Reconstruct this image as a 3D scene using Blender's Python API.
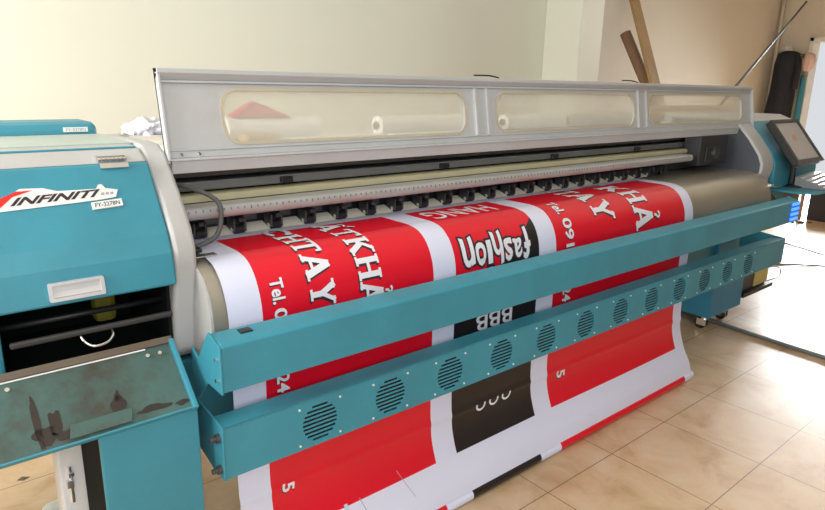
import bpy, bmesh, math, random
from mathutils import Vector, Matrix, noise
random.seed(7)
T = 0.4          # every coordinate below is given in floor tiles; one tile is 0.4 m
SC = bpy.context.scene
COL = SC.collection
for o in list(bpy.data.objects): bpy.data.objects.remove(o)

# ------------------------------------------------------------------ camera
R = ((0.767171, -0.641085, 0.021423), (-0.151555, -0.213612, -0.965091), (0.623282, 0.737143, -0.261037))
cam_d = bpy.data.cameras.new('camera'); cam_d.sensor_width = 36.0; cam_d.sensor_fit = 'HORIZONTAL'
cam_d.lens = 634.28 / 825 * 36.0; cam_d.clip_start = 0.02
cam = bpy.data.objects.new('camera', cam_d); COL.objects.link(cam)
cp = (-4.14106 * T, -2.94883 * T, 3.50321 * T)
cam.matrix_world = Matrix(((R[0][0], -R[1][0], -R[2][0], cp[0]), (R[0][1], -R[1][1], -R[2][1], cp[1]),
                           (R[0][2], -R[1][2], -R[2][2], cp[2]), (0, 0, 0, 1)))
SC.camera = cam
# ------------------------------------------------------------------ world, lights, exposure
w = bpy.data.worlds.new('world'); SC.world = w; w.use_nodes = True
w.node_tree.nodes['Background'].inputs[0].default_value = (0.93, 0.96, 1.0, 1)
w.node_tree.nodes['Background'].inputs[1].default_value = 0.75
SC.view_settings.view_transform = 'Standard'; SC.view_settings.look = 'None'
SC.view_settings.exposure = 0.0; SC.view_settings.gamma = 1.0; SC.view_settings.use_curve_mapping = False

def area(name, loc, target, sx, sy, power, col):
    l = bpy.data.lights.new(name, 'AREA'); l.shape = 'RECTANGLE'; l.size = sx * T; l.size_y = sy * T
    l.energy = power; l.color = col
    o = bpy.data.objects.new(name, l); COL.objects.link(o)
    a = Vector(loc) * T; b = Vector(target) * T
    o.location = a; o.rotation_euler = (b - a).to_track_quat('-Z', 'Y').to_euler()
    return o
dl = area('doorway_daylight', (23.7, 3.8, 2.8), (12, 0.5, 0.0), 4.6, 4.8, 240, (0.93, 0.97, 1.0))
dl.data.spread = math.radians(115)
area('window_daylight_left', (-11, 1.5, 5.5), (1, 6.0, 3.5), 6, 4.5, 190, (1.0, 0.99, 0.95))
area('window_daylight_front', (-5.5, -8, 6.0), (-2, 1, 1.5), 6, 4, 82, (0.92, 0.96, 1.0))

# ------------------------------------------------------------------ materials
def nd(nt, typ, **kw):
    n = nt.nodes.new(typ)
    for k, v in kw.items(): setattr(n, k, v)
    return n
def mat(name, col, rough=0.5, metal=0.0, var=0.06, scale=6.0, bump=0.0, bscale=200.0, spec=0.5, dirt=None, dirt_amt=0.0, dirt_scale=3.0, coat=0.0):
    m = bpy.data.materials.new(name); m.use_nodes = True; nt = m.node_tree
    b = nt.nodes['Principled BSDF']
    b.inputs['Roughness'].default_value = rough; b.inputs['Metallic'].default_value = metal
    b.inputs['Specular IOR Level'].default_value = spec; b.inputs['Coat Weight'].default_value = coat
    tc = nd(nt, 'ShaderNodeTexCoord')
    nz = nd(nt, 'ShaderNodeTexNoise'); nz.inputs['Scale'].default_value = scale; nz.inputs['Detail'].default_value = 5
    nt.links.new(tc.outputs['Object'], nz.inputs['Vector'])
    r = nd(nt, 'ShaderNodeValToRGB'); r.color_ramp.elements[0].position = 0.3; r.color_ramp.elements[1].position = 0.7
    lo = [max(0, c * (1 - var)) for c in col]; hi = [min(1, c * (1 + var)) for c in col]
    r.color_ramp.elements[0].color = (*lo, 1); r.color_ramp.elements[1].color = (*hi, 1)
    nt.links.new(nz.outputs['Fac'], r.inputs['Fac'])
    out = r.outputs['Color']
    if dirt:
        n2 = nd(nt, 'ShaderNodeTexNoise'); n2.inputs['Scale'].default_value = dirt_scale; n2.inputs['Detail'].default_value = 8
        n2.inputs['Roughness'].default_value = 0.7
        nt.links.new(tc.outputs['Object'], n2.inputs['Vector'])
        r2 = nd(nt, 'ShaderNodeValToRGB'); r2.color_ramp.elements[0].position = 0.46; r2.color_ramp.elements[1].position = 0.66
        r2.color_ramp.elements[0].color = (0, 0, 0, 1); r2.color_ramp.elements[1].color = (dirt_amt,) * 3 + (1,)
        nt.links.new(n2.outputs['Fac'], r2.inputs['Fac'])
        mx = nd(nt, 'ShaderNodeMixRGB'); nt.links.new(r2.outputs['Color'], mx.inputs['Fac'])
        nt.links.new(out, mx.inputs['Color1']); mx.inputs['Color2'].default_value = (*dirt, 1); out = mx.outputs['Color']
    nt.links.new(out, b.inputs['Base Color'])
    if bump:
        n3 = nd(nt, 'ShaderNodeTexNoise'); n3.inputs['Scale'].default_value = bscale
        nt.links.new(tc.outputs['Object'], n3.inputs['Vector'])
        bp = nd(nt, 'ShaderNodeBump'); bp.inputs['Strength'].default_value = bump; bp.inputs['Distance'].default_value = 0.002
        nt.links.new(n3.outputs['Fac'], bp.inputs['Height']); nt.links.new(bp.outputs['Normal'], b.inputs['Normal'])
    return m
def emis(name, col, s):
    m = mat(name, col, 0.4); b = m.node_tree.nodes['Principled BSDF']
    b.inputs['Emission Color'].default_value = (*col, 1); b.inputs['Emission Strength'].default_value = s
    return m

TEAL = mat('teal_paint', (0.040, 0.262, 0.355), 0.42, var=0.05, bump=0.08, dirt=(0.035, 0.12, 0.14), dirt_amt=0.25, dirt_scale=2.2)
TEAL_D = mat('worn_teal_paint', (0.05, 0.26, 0.31), 0.5, var=0.08, dirt=(0.04, 0.10, 0.10), dirt_amt=0.5)
GRIME = mat('grimy_tray_metal', (0.062, 0.125, 0.115), 0.5, var=0.15, scale=9, dirt=(0.055, 0.045, 0.032), dirt_amt=0.9, dirt_scale=5.0, spec=0.4)
OFFW = mat('off_white_housing_paint', (0.47, 0.475, 0.475), 0.45, var=0.03, dirt=(0.36, 0.35, 0.32), dirt_amt=0.4)
GREYP = mat('light_grey_hood_paint', (0.50, 0.52, 0.53), 0.42, var=0.04, dirt=(0.36, 0.36, 0.34), dirt_amt=0.35)
GREENGREY = mat('green_grey_top_paint', (0.42, 0.50, 0.46), 0.5)
STEEL = mat('brushed_platen_metal', (0.43, 0.405, 0.335), 0.34, metal=0.6, var=0.06, scale=3)
DSTEEL = mat('dark_rail_metal', (0.09, 0.092, 0.095), 0.4, metal=0.6)
GREYRAIL = mat('grey_rail_metal', (0.20, 0.205, 0.21), 0.38, metal=0.4)
ALU = mat('aluminium_bar', (0.46, 0.47, 0.47), 0.4, metal=0.4)
CHROME = mat('chrome', (0.8, 0.8, 0.8), 0.18, metal=1.0)
BLACK = mat('black_plastic', (0.012, 0.012, 0.013), 0.45)
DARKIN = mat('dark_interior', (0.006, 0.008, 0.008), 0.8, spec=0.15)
CHARM = mat('charcoal_bracket_metal', (0.06, 0.062, 0.065), 0.35, metal=0.3)
BROWN = mat('brown_rail', (0.12, 0.09, 0.06), 0.55)
CREAM = mat('cream_belt', (0.50, 0.46, 0.29), 0.55)
GASKET = mat('yellowed_gasket', (0.50, 0.46, 0.35), 0.5)
WHITEP = mat('white_plastic', (0.78, 0.78, 0.76), 0.4)
PAPERW = mat('ivory_plate', (0.86, 0.83, 0.68), 0.5)
VWHITE = mat('white_banner_vinyl', (0.70, 0.73, 0.90), 0.36, var=0.01)
VRED = mat('red_banner_print', (0.72, 0.004, 0.022), 0.34, var=0.02, coat=0.15)
VBLACK = mat('black_banner_print', (0.016, 0.013, 0.014), 0.30, var=0.05)
INK_W = mat('white_print', (0.78, 0.80, 0.86), 0.38, var=0.01)
INK_K = mat('black_print_shadow', (0.03, 0.02, 0.03), 0.4)
INK_G = mat('grey_print_line', (0.35, 0.36, 0.40), 0.4)
INK_C = mat('pale_cyan_print_line', (0.45, 0.68, 0.75), 0.4)
RED = mat('red_sticker', (0.70, 0.02, 0.015), 0.4)
ORANGE = mat('orange_sticker', (0.85, 0.28, 0.02), 0.4)
WOOD = mat('raw_plank_wood', (0.30, 0.185, 0.075), 0.6, var=0.15, scale=4)
CARD = mat('brown_cardboard', (0.19, 0.105, 0.06), 0.8, var=0.1)
KRAFT = mat('tan_kraft_wrap', (0.48, 0.31, 0.15), 0.6, var=0.1)
ROLLW = mat('white_vinyl_roll', (0.82, 0.82, 0.84), 0.45)
CLOTHK = mat('black_cloth', (0.012, 0.013, 0.018), 0.9, var=0.3, bump=0.4, bscale=60)
CLOTHP = mat('pinkish_cloth', (0.55, 0.38, 0.32), 0.9, bump=0.3, bscale=40)
CLOTHB = mat('teal_blue_cloth', (0.03, 0.16, 0.22), 0.9)
REDCLOTH = mat('red_cloth', (0.50, 0.03, 0.06), 0.8)
CAP = mat('silver_cap', (0.5, 0.5, 0.52), 0.3, metal=0.3)
PLASTIC = mat('crumpled_white_plastic', (0.72, 0.72, 0.82), 0.3)
YEL = mat('yellow_plastic', (0.22, 0.20, 0.015), 0.6)
YBOX = mat('yellow_plate', (0.60, 0.48, 0.16), 0.5)
SCREENM = mat('screen_film', (0.16, 0.155, 0.15), 0.22, var=0.05)
CABLE = mat('cable_rubber', (0.09, 0.095, 0.095), 0.6)
PIPE = mat('grey_floor_pipe', (0.14, 0.15, 0.15), 0.5)
BLUE = emis('blue_led', (0.03, 0.13, 1.0), 3.5)
BRIGHTBLUE = mat('blue_label', (0.10, 0.42, 0.62), 0.4)
RACKM = mat('rack_steel', (0.30, 0.31, 0.32), 0.5, metal=0.3)

def wall_mat(name, col):
    return mat(name, col, 0.75, var=0.025, scale=0.8, bump=0.12, bscale=90, spec=0.2)
WALL = wall_mat('cream_wall_paint', (0.79, 0.80, 0.70))
WALL2 = wall_mat('beige_falloff_wall', (0.53, 0.47, 0.38))  # darker beige: light falloff along the back wall put into the colour
CEIL = wall_mat('ceiling_paint', (0.80, 0.79, 0.74))

# floor: cream-peach marbled tiles with thin joints
def floor_mat():
    m = bpy.data.materials.new('peach_marbled_floor_tile'); m.use_nodes = True; nt = m.node_tree; b = nt.nodes['Principled BSDF']
    g = nd(nt, 'ShaderNodeTexCoord')
    def noise_n(sc, det, rg, dist=0.0):
        n = nd(nt, 'ShaderNodeTexNoise'); n.inputs['Scale'].default_value = sc; n.inputs['Detail'].default_value = det
        n.inputs['Roughness'].default_value = rg; n.inputs['Distortion'].default_value = dist
        nt.links.new(g.outputs['Object'], n.inputs['Vector']); return n
    n1 = noise_n(5.0, 8, 0.62, 0.6)
    r = nd(nt, 'ShaderNodeValToRGB'); cr = r.color_ramp
    cr.elements[0].position = 0.30; cr.elements[0].color = (0.46, 0.275, 0.145, 1)
    cr.elements[1].position = 0.72; cr.elements[1].color = (0.66, 0.51, 0.36, 1)
    e = cr.elements.new(0.5); e.color = (0.60, 0.415, 0.25, 1)
    nt.links.new(n1.outputs['Fac'], r.inputs['Fac'])
    sep = nd(nt, 'ShaderNodeSeparateXYZ'); nt.links.new(g.outputs['Object'], sep.inputs[0])
    def joint(ax):
        a = nd(nt, 'ShaderNodeMath', operation='DIVIDE'); nt.links.new(sep.outputs[ax], a.inputs[0]); a.inputs[1].default_value = T
        f = nd(nt, 'ShaderNodeMath', operation='PINGPONG'); nt.links.new(a.outputs[0], f.inputs[0]); f.inputs[1].default_value = 0.5
        c = nd(nt, 'ShaderNodeMath', operation='LESS_THAN'); nt.links.new(f.outputs[0], c.inputs[0]); c.inputs[1].default_value = 0.0045
        return c
    jx, jy = joint('X'), joint('Y')
    mxx = nd(nt, 'ShaderNodeMath', operation='MAXIMUM'); nt.links.new(jx.outputs[0], mxx.inputs[0]); nt.links.new(jy.outputs[0], mxx.inputs[1])
    mx = nd(nt, 'ShaderNodeMixRGB'); nt.links.new(mxx.outputs[0], mx.inputs['Fac']); nt.links.new(r.outputs['Color'], mx.inputs['Color1'])
    mx.inputs['Color2'].default_value = (0.17, 0.12, 0.085, 1)
    nt.links.new(mx.outputs['Color'], b.inputs['Base Color'])
    n2 = noise_n(3.0, 4, 0.5)
    mr = nd(nt, 'ShaderNodeMapRange'); mr.inputs['To Min'].default_value = 0.22; mr.inputs['To Max'].default_value = 0.42
    nt.links.new(n2.outputs['Fac'], mr.inputs['Value']); nt.links.new(mr.outputs['Result'], b.inputs['Roughness'])
    return m
FLOOR = floor_mat()

# clear, slightly hazy acrylic for the hood windows
def acrylic():
    m = bpy.data.materials.new('hazy_clear_acrylic'); m.use_nodes = True; nt = m.node_tree
    for n in list(nt.nodes): nt.nodes.remove(n)
    out = nd(nt, 'ShaderNodeOutputMaterial'); tr = nd(nt, 'ShaderNodeBsdfTransparent'); tr.inputs[0].default_value = (0.97, 0.96, 0.92, 1)
    df = nd(nt, 'ShaderNodeBsdfDiffuse'); gl = nd(nt, 'ShaderNodeBsdfGlossy'); gl.inputs['Roughness'].default_value = 0.12
    nz = nd(nt, 'ShaderNodeTexNoise'); nz.inputs['Scale'].default_value = 4.0
    mr = nd(nt, 'ShaderNodeMapRange'); mr.inputs['To Min'].default_value = 0.27; mr.inputs['To Max'].default_value = 0.40
    tc = nd(nt, 'ShaderNodeTexCoord'); nt.links.new(tc.outputs['Object'], nz.inputs['Vector'])
    nt.links.new(nz.outputs['Fac'], mr.inputs['Value'])
    df.inputs[0].default_value = (0.85, 0.84, 0.76, 1)
    m1 = nd(nt, 'ShaderNodeMixShader'); nt.links.new(mr.outputs['Result'], m1.inputs[0]); nt.links.new(tr.outputs[0], m1.inputs[1]); nt.links.new(df.outputs[0], m1.inputs[2])
    m2 = nd(nt, 'ShaderNodeMixShader'); m2.inputs[0].default_value = 0.05; nt.links.new(m1.outputs[0], m2.inputs[1]); nt.links.new(gl.outputs[0], m2.inputs[2])
    nt.links.new(m2.outputs[0], out.inputs[0]); return m
ACRYL = acrylic()

SENS = (-1.74, -.08, 1.57, 3.23)
PLD, PLP = (.70, 1.3, 2.21), (10.86, 4.235, 0)
TBD, TBP = (-.1, .7, 1.26), (12.81, 4.91, .08)
# ------------------------------------------------------------------ mesh building
ORG = {}
def put(o, parent, origin):
    COL.objects.link(o); ORG[o.name] = Vector(origin)
    if parent: o.parent = parent; o.location = (Vector(origin) - ORG[parent.name]) * T
    else: o.location = Vector(origin) * T
def tag(o, label=None, cat=None, group=None, kind=None):
    if label: o['label'] = label
    if cat: o['category'] = cat
    if group: o['group'] = group
    if kind: o['kind'] = kind
    return o
def empty(name, origin, label, cat, group=None):
    o = bpy.data.objects.new(name, None); o.empty_display_size = 0.05; put(o, None, origin)
    return tag(o, label, cat, group)

class M:
    def __init__(s): s.v = []; s.f = []; s.m = []
    def add(s, vs, fs, mi=0):
        n = len(s.v); s.v += [tuple(v) for v in vs]
        for f in fs: s.f.append([i + n for i in f]); s.m.append(mi)
        return s
    def box(s, x0, x1, y0, y1, z0, z1, mi=0):
        vs = [(x0,y0,z0),(x1,y0,z0),(x1,y1,z0),(x0,y1,z0),(x0,y0,z1),(x1,y0,z1),(x1,y1,z1),(x0,y1,z1)]
        return s.add(vs, [(0,3,2,1),(4,5,6,7),(0,1,5,4),(1,2,6,5),(2,3,7,6),(3,0,4,7)], mi)
    def xprism(s, pts, x0, x1, mi=0):            # polygon in (y, z), pulled along the machine
        n = len(pts); vs = [(x0, y, z) for y, z in pts] + [(x1, y, z) for y, z in pts]
        fs = [tuple(range(n))[::-1], tuple(range(n, 2*n))] + [(i, (i+1) % n, n + (i+1) % n, n + i) for i in range(n)]
        return s.add(vs, fs, mi)
    def prism(s, pts3, d, mi=0):                 # 3-D polygon pushed along d
        n = len(pts3); d = Vector(d); vs = [Vector(p) for p in pts3] + [Vector(p) + d for p in pts3]
        fs = [tuple(range(n))[::-1], tuple(range(n, 2*n))] + [(i, (i+1) % n, n + (i+1) % n, n + i) for i in range(n)]
        return s.add(vs, fs, mi)
    def cyl(s, a, b, r, seg=20, r2=None, mi=0, caps=True):
        a = Vector(a); b = Vector(b); d = (b - a).normalized(); u = d.orthogonal().normalized(); v = d.cross(u)
        r2 = r if r2 is None else r2; vs = []
        for i in range(seg):
            t = 2*math.pi*i/seg; q = u*math.cos(t) + v*math.sin(t); vs += [a + q*r, b + q*r2]
        fs = [(2*i, 2*((i+1) % seg), 2*((i+1) % seg)+1, 2*i+1) for i in range(seg)]
        if caps: fs += [tuple(2*i for i in range(seg))[::-1], tuple(2*i+1 for i in range(seg))]
        return s.add(vs, fs, mi)
    def tube(s, pts, r, seg=10, mi=0, sub=4):
        P = [Vector(p) for p in pts]
        if sub > 1 and len(P) > 2:
            Q = []
            for i in range(len(P) - 1):
                p0 = P[max(0, i-1)]; p1 = P[i]; p2 = P[i+1]; p3 = P[min(len(P)-1, i+2)]
                for k in range(sub):
                    t = k/sub
                    Q.append(0.5*((2*p1) + (p2-p0)*t + (2*p0-5*p1+4*p2-p3)*t*t + (3*p1-p0-3*p2+p3)*t*t*t))
            Q.append(P[-1]); P = Q
        vs = []; u = None
        for i, p in enumerate(P):
            d = (P[min(i+1, len(P)-1)] - P[max(i-1, 0)]).normalized()
            u = d.orthogonal().normalized() if u is None else (u - d*u.dot(d)).normalized()
            v = d.cross(u)
            for k in range(seg):
                a = 2*math.pi*k/seg; vs.append(p + (u*math.cos(a) + v*math.sin(a))*r)
        fs = []
        for i in range(len(P)-1):
            for k in range(seg):
                k2 = (k+1) % seg; fs.append((i*seg+k, i*seg+k2, (i+1)*seg+k2, (i+1)*seg+k))
        fs += [tuple(range(seg))[::-1], tuple((len(P)-1)*seg + k for k in range(seg))]
        return s.add(vs, fs, mi)
    def lathe(s, c, prof, seg=24, mi=0):         # prof: (radius, z)
        cx, cy = c; vs = []
        for r, z in prof:
            for k in range(seg): a = 2*math.pi*k/seg; vs.append((cx + r*math.cos(a), cy + r*math.sin(a), z))
        fs = [(i*seg+k, i*seg+(k+1) % seg, (i+1)*seg+(k+1) % seg, (i+1)*seg+k) for i in range(len(prof)-1) for k in range(seg)]
        fs += [tuple(range(seg))[::-1], tuple((len(prof)-1)*seg+k for k in range(seg))]
        return s.add(vs, fs, mi)
    def bm(s, b, mi=0):
        b.verts.ensure_lookup_table(); b.verts.index_update()
        return s.add([v.co.copy() for v in b.verts], [[v.index for v in f.verts] for f in b.faces], mi)
    def build(s, name, mats, parent=None, bevel=0.0, smooth=False, origin=None, seg=2, fix=True):
        if not isinstance(mats, (list, tuple)): mats = [mats]
        xs = [v[0] for v in s.v]; ys = [v[1] for v in s.v]; zs = [v[2] for v in s.v]
        if origin is None:
            origin = ((min(xs)+max(xs))/2, (min(ys)+max(ys))/2, min(zs) if parent is None else (min(zs)+max(zs))/2)
        me = bpy.data.meshes.new(name)
        me.from_pydata([((v[0]-origin[0])*T, (v[1]-origin[1])*T, (v[2]-origin[2])*T) for v in s.v], [], s.f)
        for m in mats: me.materials.append(m)
        me.polygons.foreach_set('material_index', s.m)
        if fix:
            b = bmesh.new(); b.from_mesh(me); bmesh.ops.recalc_face_normals(b, faces=b.faces[:]); b.to_mesh(me); b.free()
        if smooth: me.polygons.foreach_set('use_smooth', [True]*len(me.polygons))
        me.update()
        o = bpy.data.objects.new(name, me); put(o, parent, origin)
        if bevel:
            md = o.modifiers.new('bevel', 'BEVEL'); md.width = bevel*T; md.segments = seg; md.limit_method = 'ANGLE'; md.angle_limit = math.radians(35)
        if smooth == 'auto' or (smooth and bevel):
            pass
        return o
def auto_smooth(o, deg=35):                       # sharp edges above the angle, the rest smooth
    me = o.data; b = bmesh.new(); b.from_mesh(me)
    for e in b.edges: e.smooth = not (len(e.link_faces) == 2 and e.calc_face_angle(0) > math.radians(deg))
    for f in b.faces: f.smooth = True
    b.to_mesh(me); b.free(); return o

def struct(o): o['kind'] = 'structure'; return o

def rrect(x0, x1, z0, z1, r, n=8):
    pts = []
    for cx, cz, a0 in ((x1-r, z1-r, 0), (x0+r, z1-r, 90), (x0+r, z0+r, 180), (x1-r, z0+r, 270)):
        for k in range(n+1):
            a = math.radians(a0 + 90*k/n); pts.append((cx + r*math.cos(a), cz + r*math.sin(a)))
    return pts
def holed(outer, holes, thick, fn):               # plate in (u, v) with holes; fn(u, v, depth) -> point
    b = bmesh.new()
    for loop in [outer] + holes:
        vs = [b.verts.new((u, v, 0)) for u, v in loop]
        for i in range(len(vs)): b.edges.new((vs[i], vs[(i+1) % len(vs)]))
    bmesh.ops.triangle_fill(b, use_beauty=True, use_dissolve=False, edges=b.edges[:])
    if thick:
        r = bmesh.ops.extrude_face_region(b, geom=b.faces[:])
        for e in r['geom']:
            if isinstance(e, bmesh.types.BMVert): e.co.z = thick
    for v in b.verts: v.co = Vector(fn(v.co.x, v.co.y, v.co.z))
    return b

# text, as flat polygons in (u, v): x to the right from 0, capital height 1
def text2d(s, bold=0.0, shear=0.0):
    c = bpy.data.curves.new('t', 'FONT'); c.body = s; c.size = 1.4; c.offset = bold; c.shear = shear; c.resolution_u = 3; c.fill_mode = 'FRONT'
    o = bpy.data.objects.new('t', c); COL.objects.link(o)
    dg = bpy.context.evaluated_depsgraph_get(); dg.update()
    me = bpy.data.meshes.new_from_object(o.evaluated_get(dg))
    b = bmesh.new(); b.from_mesh(me)
    bpy.data.objects.remove(o); bpy.data.curves.remove(c); bpy.data.meshes.remove(me)
    return b
def fit2d(b, w, h):                               # stretch to w by h, lower left corner at 0
    xs = [v.co.x for v in b.verts]; ys = [v.co.y for v in b.verts]
    for v in b.verts: v.co = Vector(((v.co.x - min(xs)) / (max(xs)-min(xs)) * w, (v.co.y - min(ys)) / (max(ys)-min(ys)) * h, 0))
    return b
SW = 0.21
def glyph(ch):                                    # slab-serif capital, about 0.85 wide and 1 high
    b = bmesh.new()
    def seg(a, c, wd=SW):
        a = Vector((*a, 0)); c = Vector((*c, 0)); d = (c-a).normalized(); n = Vector((-d.y, d.x, 0))*wd/2
        h = Vector((0, 0, .00012*len(b.faces))); b.faces.new([b.verts.new(p + h) for p in (a-n, c-n, c+n, a+n)])
    def sf(x, y, wd=0.36): seg((x-wd/2, y), (x+wd/2, y), 0.1)
    if ch in 'AẤẢ':
        seg((.12, 0), (.43, 1.0), .17); seg((.74, 0), (.43, 1.0), .23); seg((.2, .3), (.66, .3), .12); sf(.13, .05, .3); sf(.73, .05, .36)
        if ch == 'Ấ': seg((.22, 1.1), (.43, 1.24), .09); seg((.43, 1.24), (.64, 1.1), .09); seg((.66, 1.2), (.84, 1.42), .09)
        if ch == 'Ả': seg((.34, 1.36), (.48, 1.42), .09); seg((.48, 1.42), (.58, 1.32), .09); seg((.58, 1.32), (.46, 1.2), .09); seg((.46, 1.22), (.46, 1.1), .09)
    elif ch == 'H': seg((.18, 0), (.18, 1)); seg((.72, 0), (.72, 1)); seg((.18, .5), (.72, .5), .13); [sf(x, y) for x in (.18, .72) for y in (.05, .95)]
    elif ch == 'T': seg((.42, 0), (.42, 1)); seg((.02, .93), (.82, .93), .14); sf(.42, .05, .42); seg((.06, .75), (.06, .95), .1); seg((.78, .75), (.78, .95), .1)
    elif ch == 'Y': seg((.12, 1), (.42, .46), .22); seg((.74, 1), (.42, .46), .15); seg((.42, 0), (.42, .5)); sf(.42, .05, .42); sf(.12, .95); sf(.74, .95, .3)
    elif ch == 'K': seg((.18, 0), (.18, 1)); seg((.25, .42), (.7, 1), .14); seg((.36, .58), (.74, 0), .22); sf(.18, .05); sf(.18, .95); sf(.72, .05, .32); sf(.7, .95, .3)
    elif ch == 'N': seg((.16, 0), (.16, 1), .13); seg((.7, 0), (.7, 1), .13); seg((.16, 1), (.7, 0), .22); sf(.16, .05, .32); sf(.16, .95, .28); sf(.7, .95, .32)
    elif ch == 'C':
        pts = [(.45 + .34*math.cos(math.radians(a)), .5 + .4*math.sin(math.radians(a))) for a in range(48, 316, 22)]
        for p, q in zip(pts, pts[1:]): seg(p, q, .2 )
        seg((.72, .62), (.72, .92), .12)
    return b

# ================================================================== SETTING
m = M().box(-14, 26, -12, 9, -0.3, 0); struct(m.build('floor', FLOOR, origin=(0, 0, 0)))
struct(M().box(-14, 11.4, 8, 8.5, 0, 8).build('wall_back', WALL))
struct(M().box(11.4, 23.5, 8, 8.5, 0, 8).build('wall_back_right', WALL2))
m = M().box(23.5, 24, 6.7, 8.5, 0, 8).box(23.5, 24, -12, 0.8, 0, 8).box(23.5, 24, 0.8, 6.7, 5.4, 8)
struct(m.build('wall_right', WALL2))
struct(M().box(-14, 24, -12, 8.5, 8, 8.3).build('ceiling', CEIL))
struct(M().box(-14.4, -14, -12, 8.5, 0, 8).build('blocker_wall_left', wall_mat('white_wall_paint', (0.6, 0.6, 0.57))))  # unseen solid wall, added to cut ambient light from the left
struct(M().box(-3, 24, -12.4, -12, 0, 8).build('blocker_wall_front', wall_mat('dim_brown_blocker', (0.22, 0.19, 0.16))))  # added out of view to block sky light; dark tone cuts its bounce
struct(M().box(9.35, 10.25, 6.9, 8, 0, 8).build('trim_1', WALL, bevel=0.02))
m = M().box(23.42, 24.08, 6.62, 6.78, 0, 5.5).box(23.42, 24.08, 0.72, 0.88, 0, 5.5).box(23.42, 24.08, 0.72, 6.78, 5.34, 5.5)
struct(m.build('trim_2', mat('grey_door_frame', (0.62, 0.58, 0.50), 0.5), bevel=0.02))
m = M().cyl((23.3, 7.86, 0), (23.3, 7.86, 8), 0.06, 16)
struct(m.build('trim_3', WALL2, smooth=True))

# ================================================================== THE PRINTER
PR = empty('large_format_printer', (1.4, 1.6, 0), 'long teal and grey large-format inkjet printer with its windowed hood raised above the red banner', 'printer')
XL, XR = -2.72, 5.52                              # inner faces of the two end housings

# ---- end panels (off-white), same profile left and right
PANEL = [(1.44, 3.10), (1.30, 3.09), (1.20, 3.04), (1.0, 2.83), (0.84, 2.62), (0.79, 2.50), (0.79, 2.40), (0.87, 2.10), (0.90, 1.80), (0.98, 1.73), (2.2, 1.73), (2.2, 3.09)]
o = M().xprism(PANEL, -2.86, XL).build('side_panel', OFFW, PR, bevel=0.025, seg=3); auto_smooth(o)
o = M().xprism(PANEL, XR, XR + 0.40).build('side_panel', OFFW, PR, bevel=0.025, seg=3); auto_smooth(o)

M().xprism([(y + .035, z - .01) for y, z in PANEL], XR - .012, XR).build('inner_lining', mat('slate_lining', (.07, .078, .10), .5), PR)
# ---- left housing: shell open at the front below the cover
m = M()
m.xprism([(1.12, 3.005), (1.25, 3.07), (1.4, 3.088), (2.2, 3.085), (2.2, 3.02), (1.2, 2.97)], -5.4, -2.86)      # sloping top
m.box(-5.4, -2.86, 2.1, 2.2, 1.73, 3.05)                                               # back
m.box(-5.4, -5.3, 1.0, 2.1, 1.73, 2.95)
m.box(-5.4, -2.86, 1.0, 2.1, 1.70, 1.78)
o = m.build('housing', OFFW, PR, bevel=0.02)
M().box(-5.4, -2.88, 1.27, 1.29, 3.07, 3.085).build('top_trim', TEAL, PR, bevel=0.01)
M().box(-5.39, -2.86, 1.40, 2.19, 3.088, 3.096).build('top_sheet', GREENGREY, PR)
m = M().xprism([(2.21, 2.2), (2.21, 3.14), (2.24, 3.165), (2.3, 3.18), (2.6, 3.18), (2.7, 3.15), (2.7, 2.2)], -5.4, -2.86)
rc = m.build('rear_cover', TEAL, PR, bevel=0.04, seg=3)
m = M().box(-3.09, -2.93, 2.198, 2.21, 3.112, 3.145)
rp = m.build('model_plate', WHITEP, rc)
# dark ink bay inside
m = M()
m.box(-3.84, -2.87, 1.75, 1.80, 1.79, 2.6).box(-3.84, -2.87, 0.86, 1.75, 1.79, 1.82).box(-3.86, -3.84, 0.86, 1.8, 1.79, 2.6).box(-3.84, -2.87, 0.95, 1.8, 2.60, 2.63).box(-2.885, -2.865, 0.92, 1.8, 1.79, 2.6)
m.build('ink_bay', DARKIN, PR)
m = M().box(-5.4, -3.79, 0.79, 1.0, 1.72, 2.31)
m.build('front_panel', TEAL, PR, bevel=0.02)
m = M().cyl((-3.84, 1.02, 2.14), (-2.88, 1.02, 2.14), 0.018, 12)
m.build('bay_rod', BLACK, PR, smooth=True)
m = M().box(-3.22, -3.08, 1.30, 1.42, 1.95, 2.18)
m.build('yellow_valve', YEL, PR, bevel=0.04)
br = M().box(-3.76, -2.90, 0.77, 0.80, 2.095, 2.132).build('front_bar', mat('charcoal_bar', (0.035, 0.033, 0.033), 0.5), PR, bevel=0.012)
M().tube([(-3.42, 0.77, 2.095), (-3.41, 0.74, 2.07), (-3.38, 0.72, 2.045), (-3.34, 0.715, 2.04), (-3.29, 0.72, 2.05), (-3.26, 0.74, 2.075), (-3.255, 0.77, 2.095)], 0.008, 8).build('wire_handle', CHROME, br, smooth=True)
# ---- left cover (teal) with crease and front lip
COV = [(1.13, 3.005), (1.10, 3.0), (0.84, 2.60), (0.79, 2.49), (0.755, 2.30), (0.80, 2.29), (0.84, 2.48), (0.90, 2.60), (1.15, 2.98)]
cv = M().xprism(COV, -5.4, -2.865).build('cover', TEAL, PR, bevel=0.015, seg=3)
def on_cover(X, t, d=0.0):                        # t: tiles up the slope from the crease
    a = Vector((0, 0.84, 2.60)); b = Vector((0, 1.10, 3.0)); u = (b-a).normalized(); n = Vector((0, -u.z, u.y))
    p = a + u*t + n*d; return (X, p.y, p.z)
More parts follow.
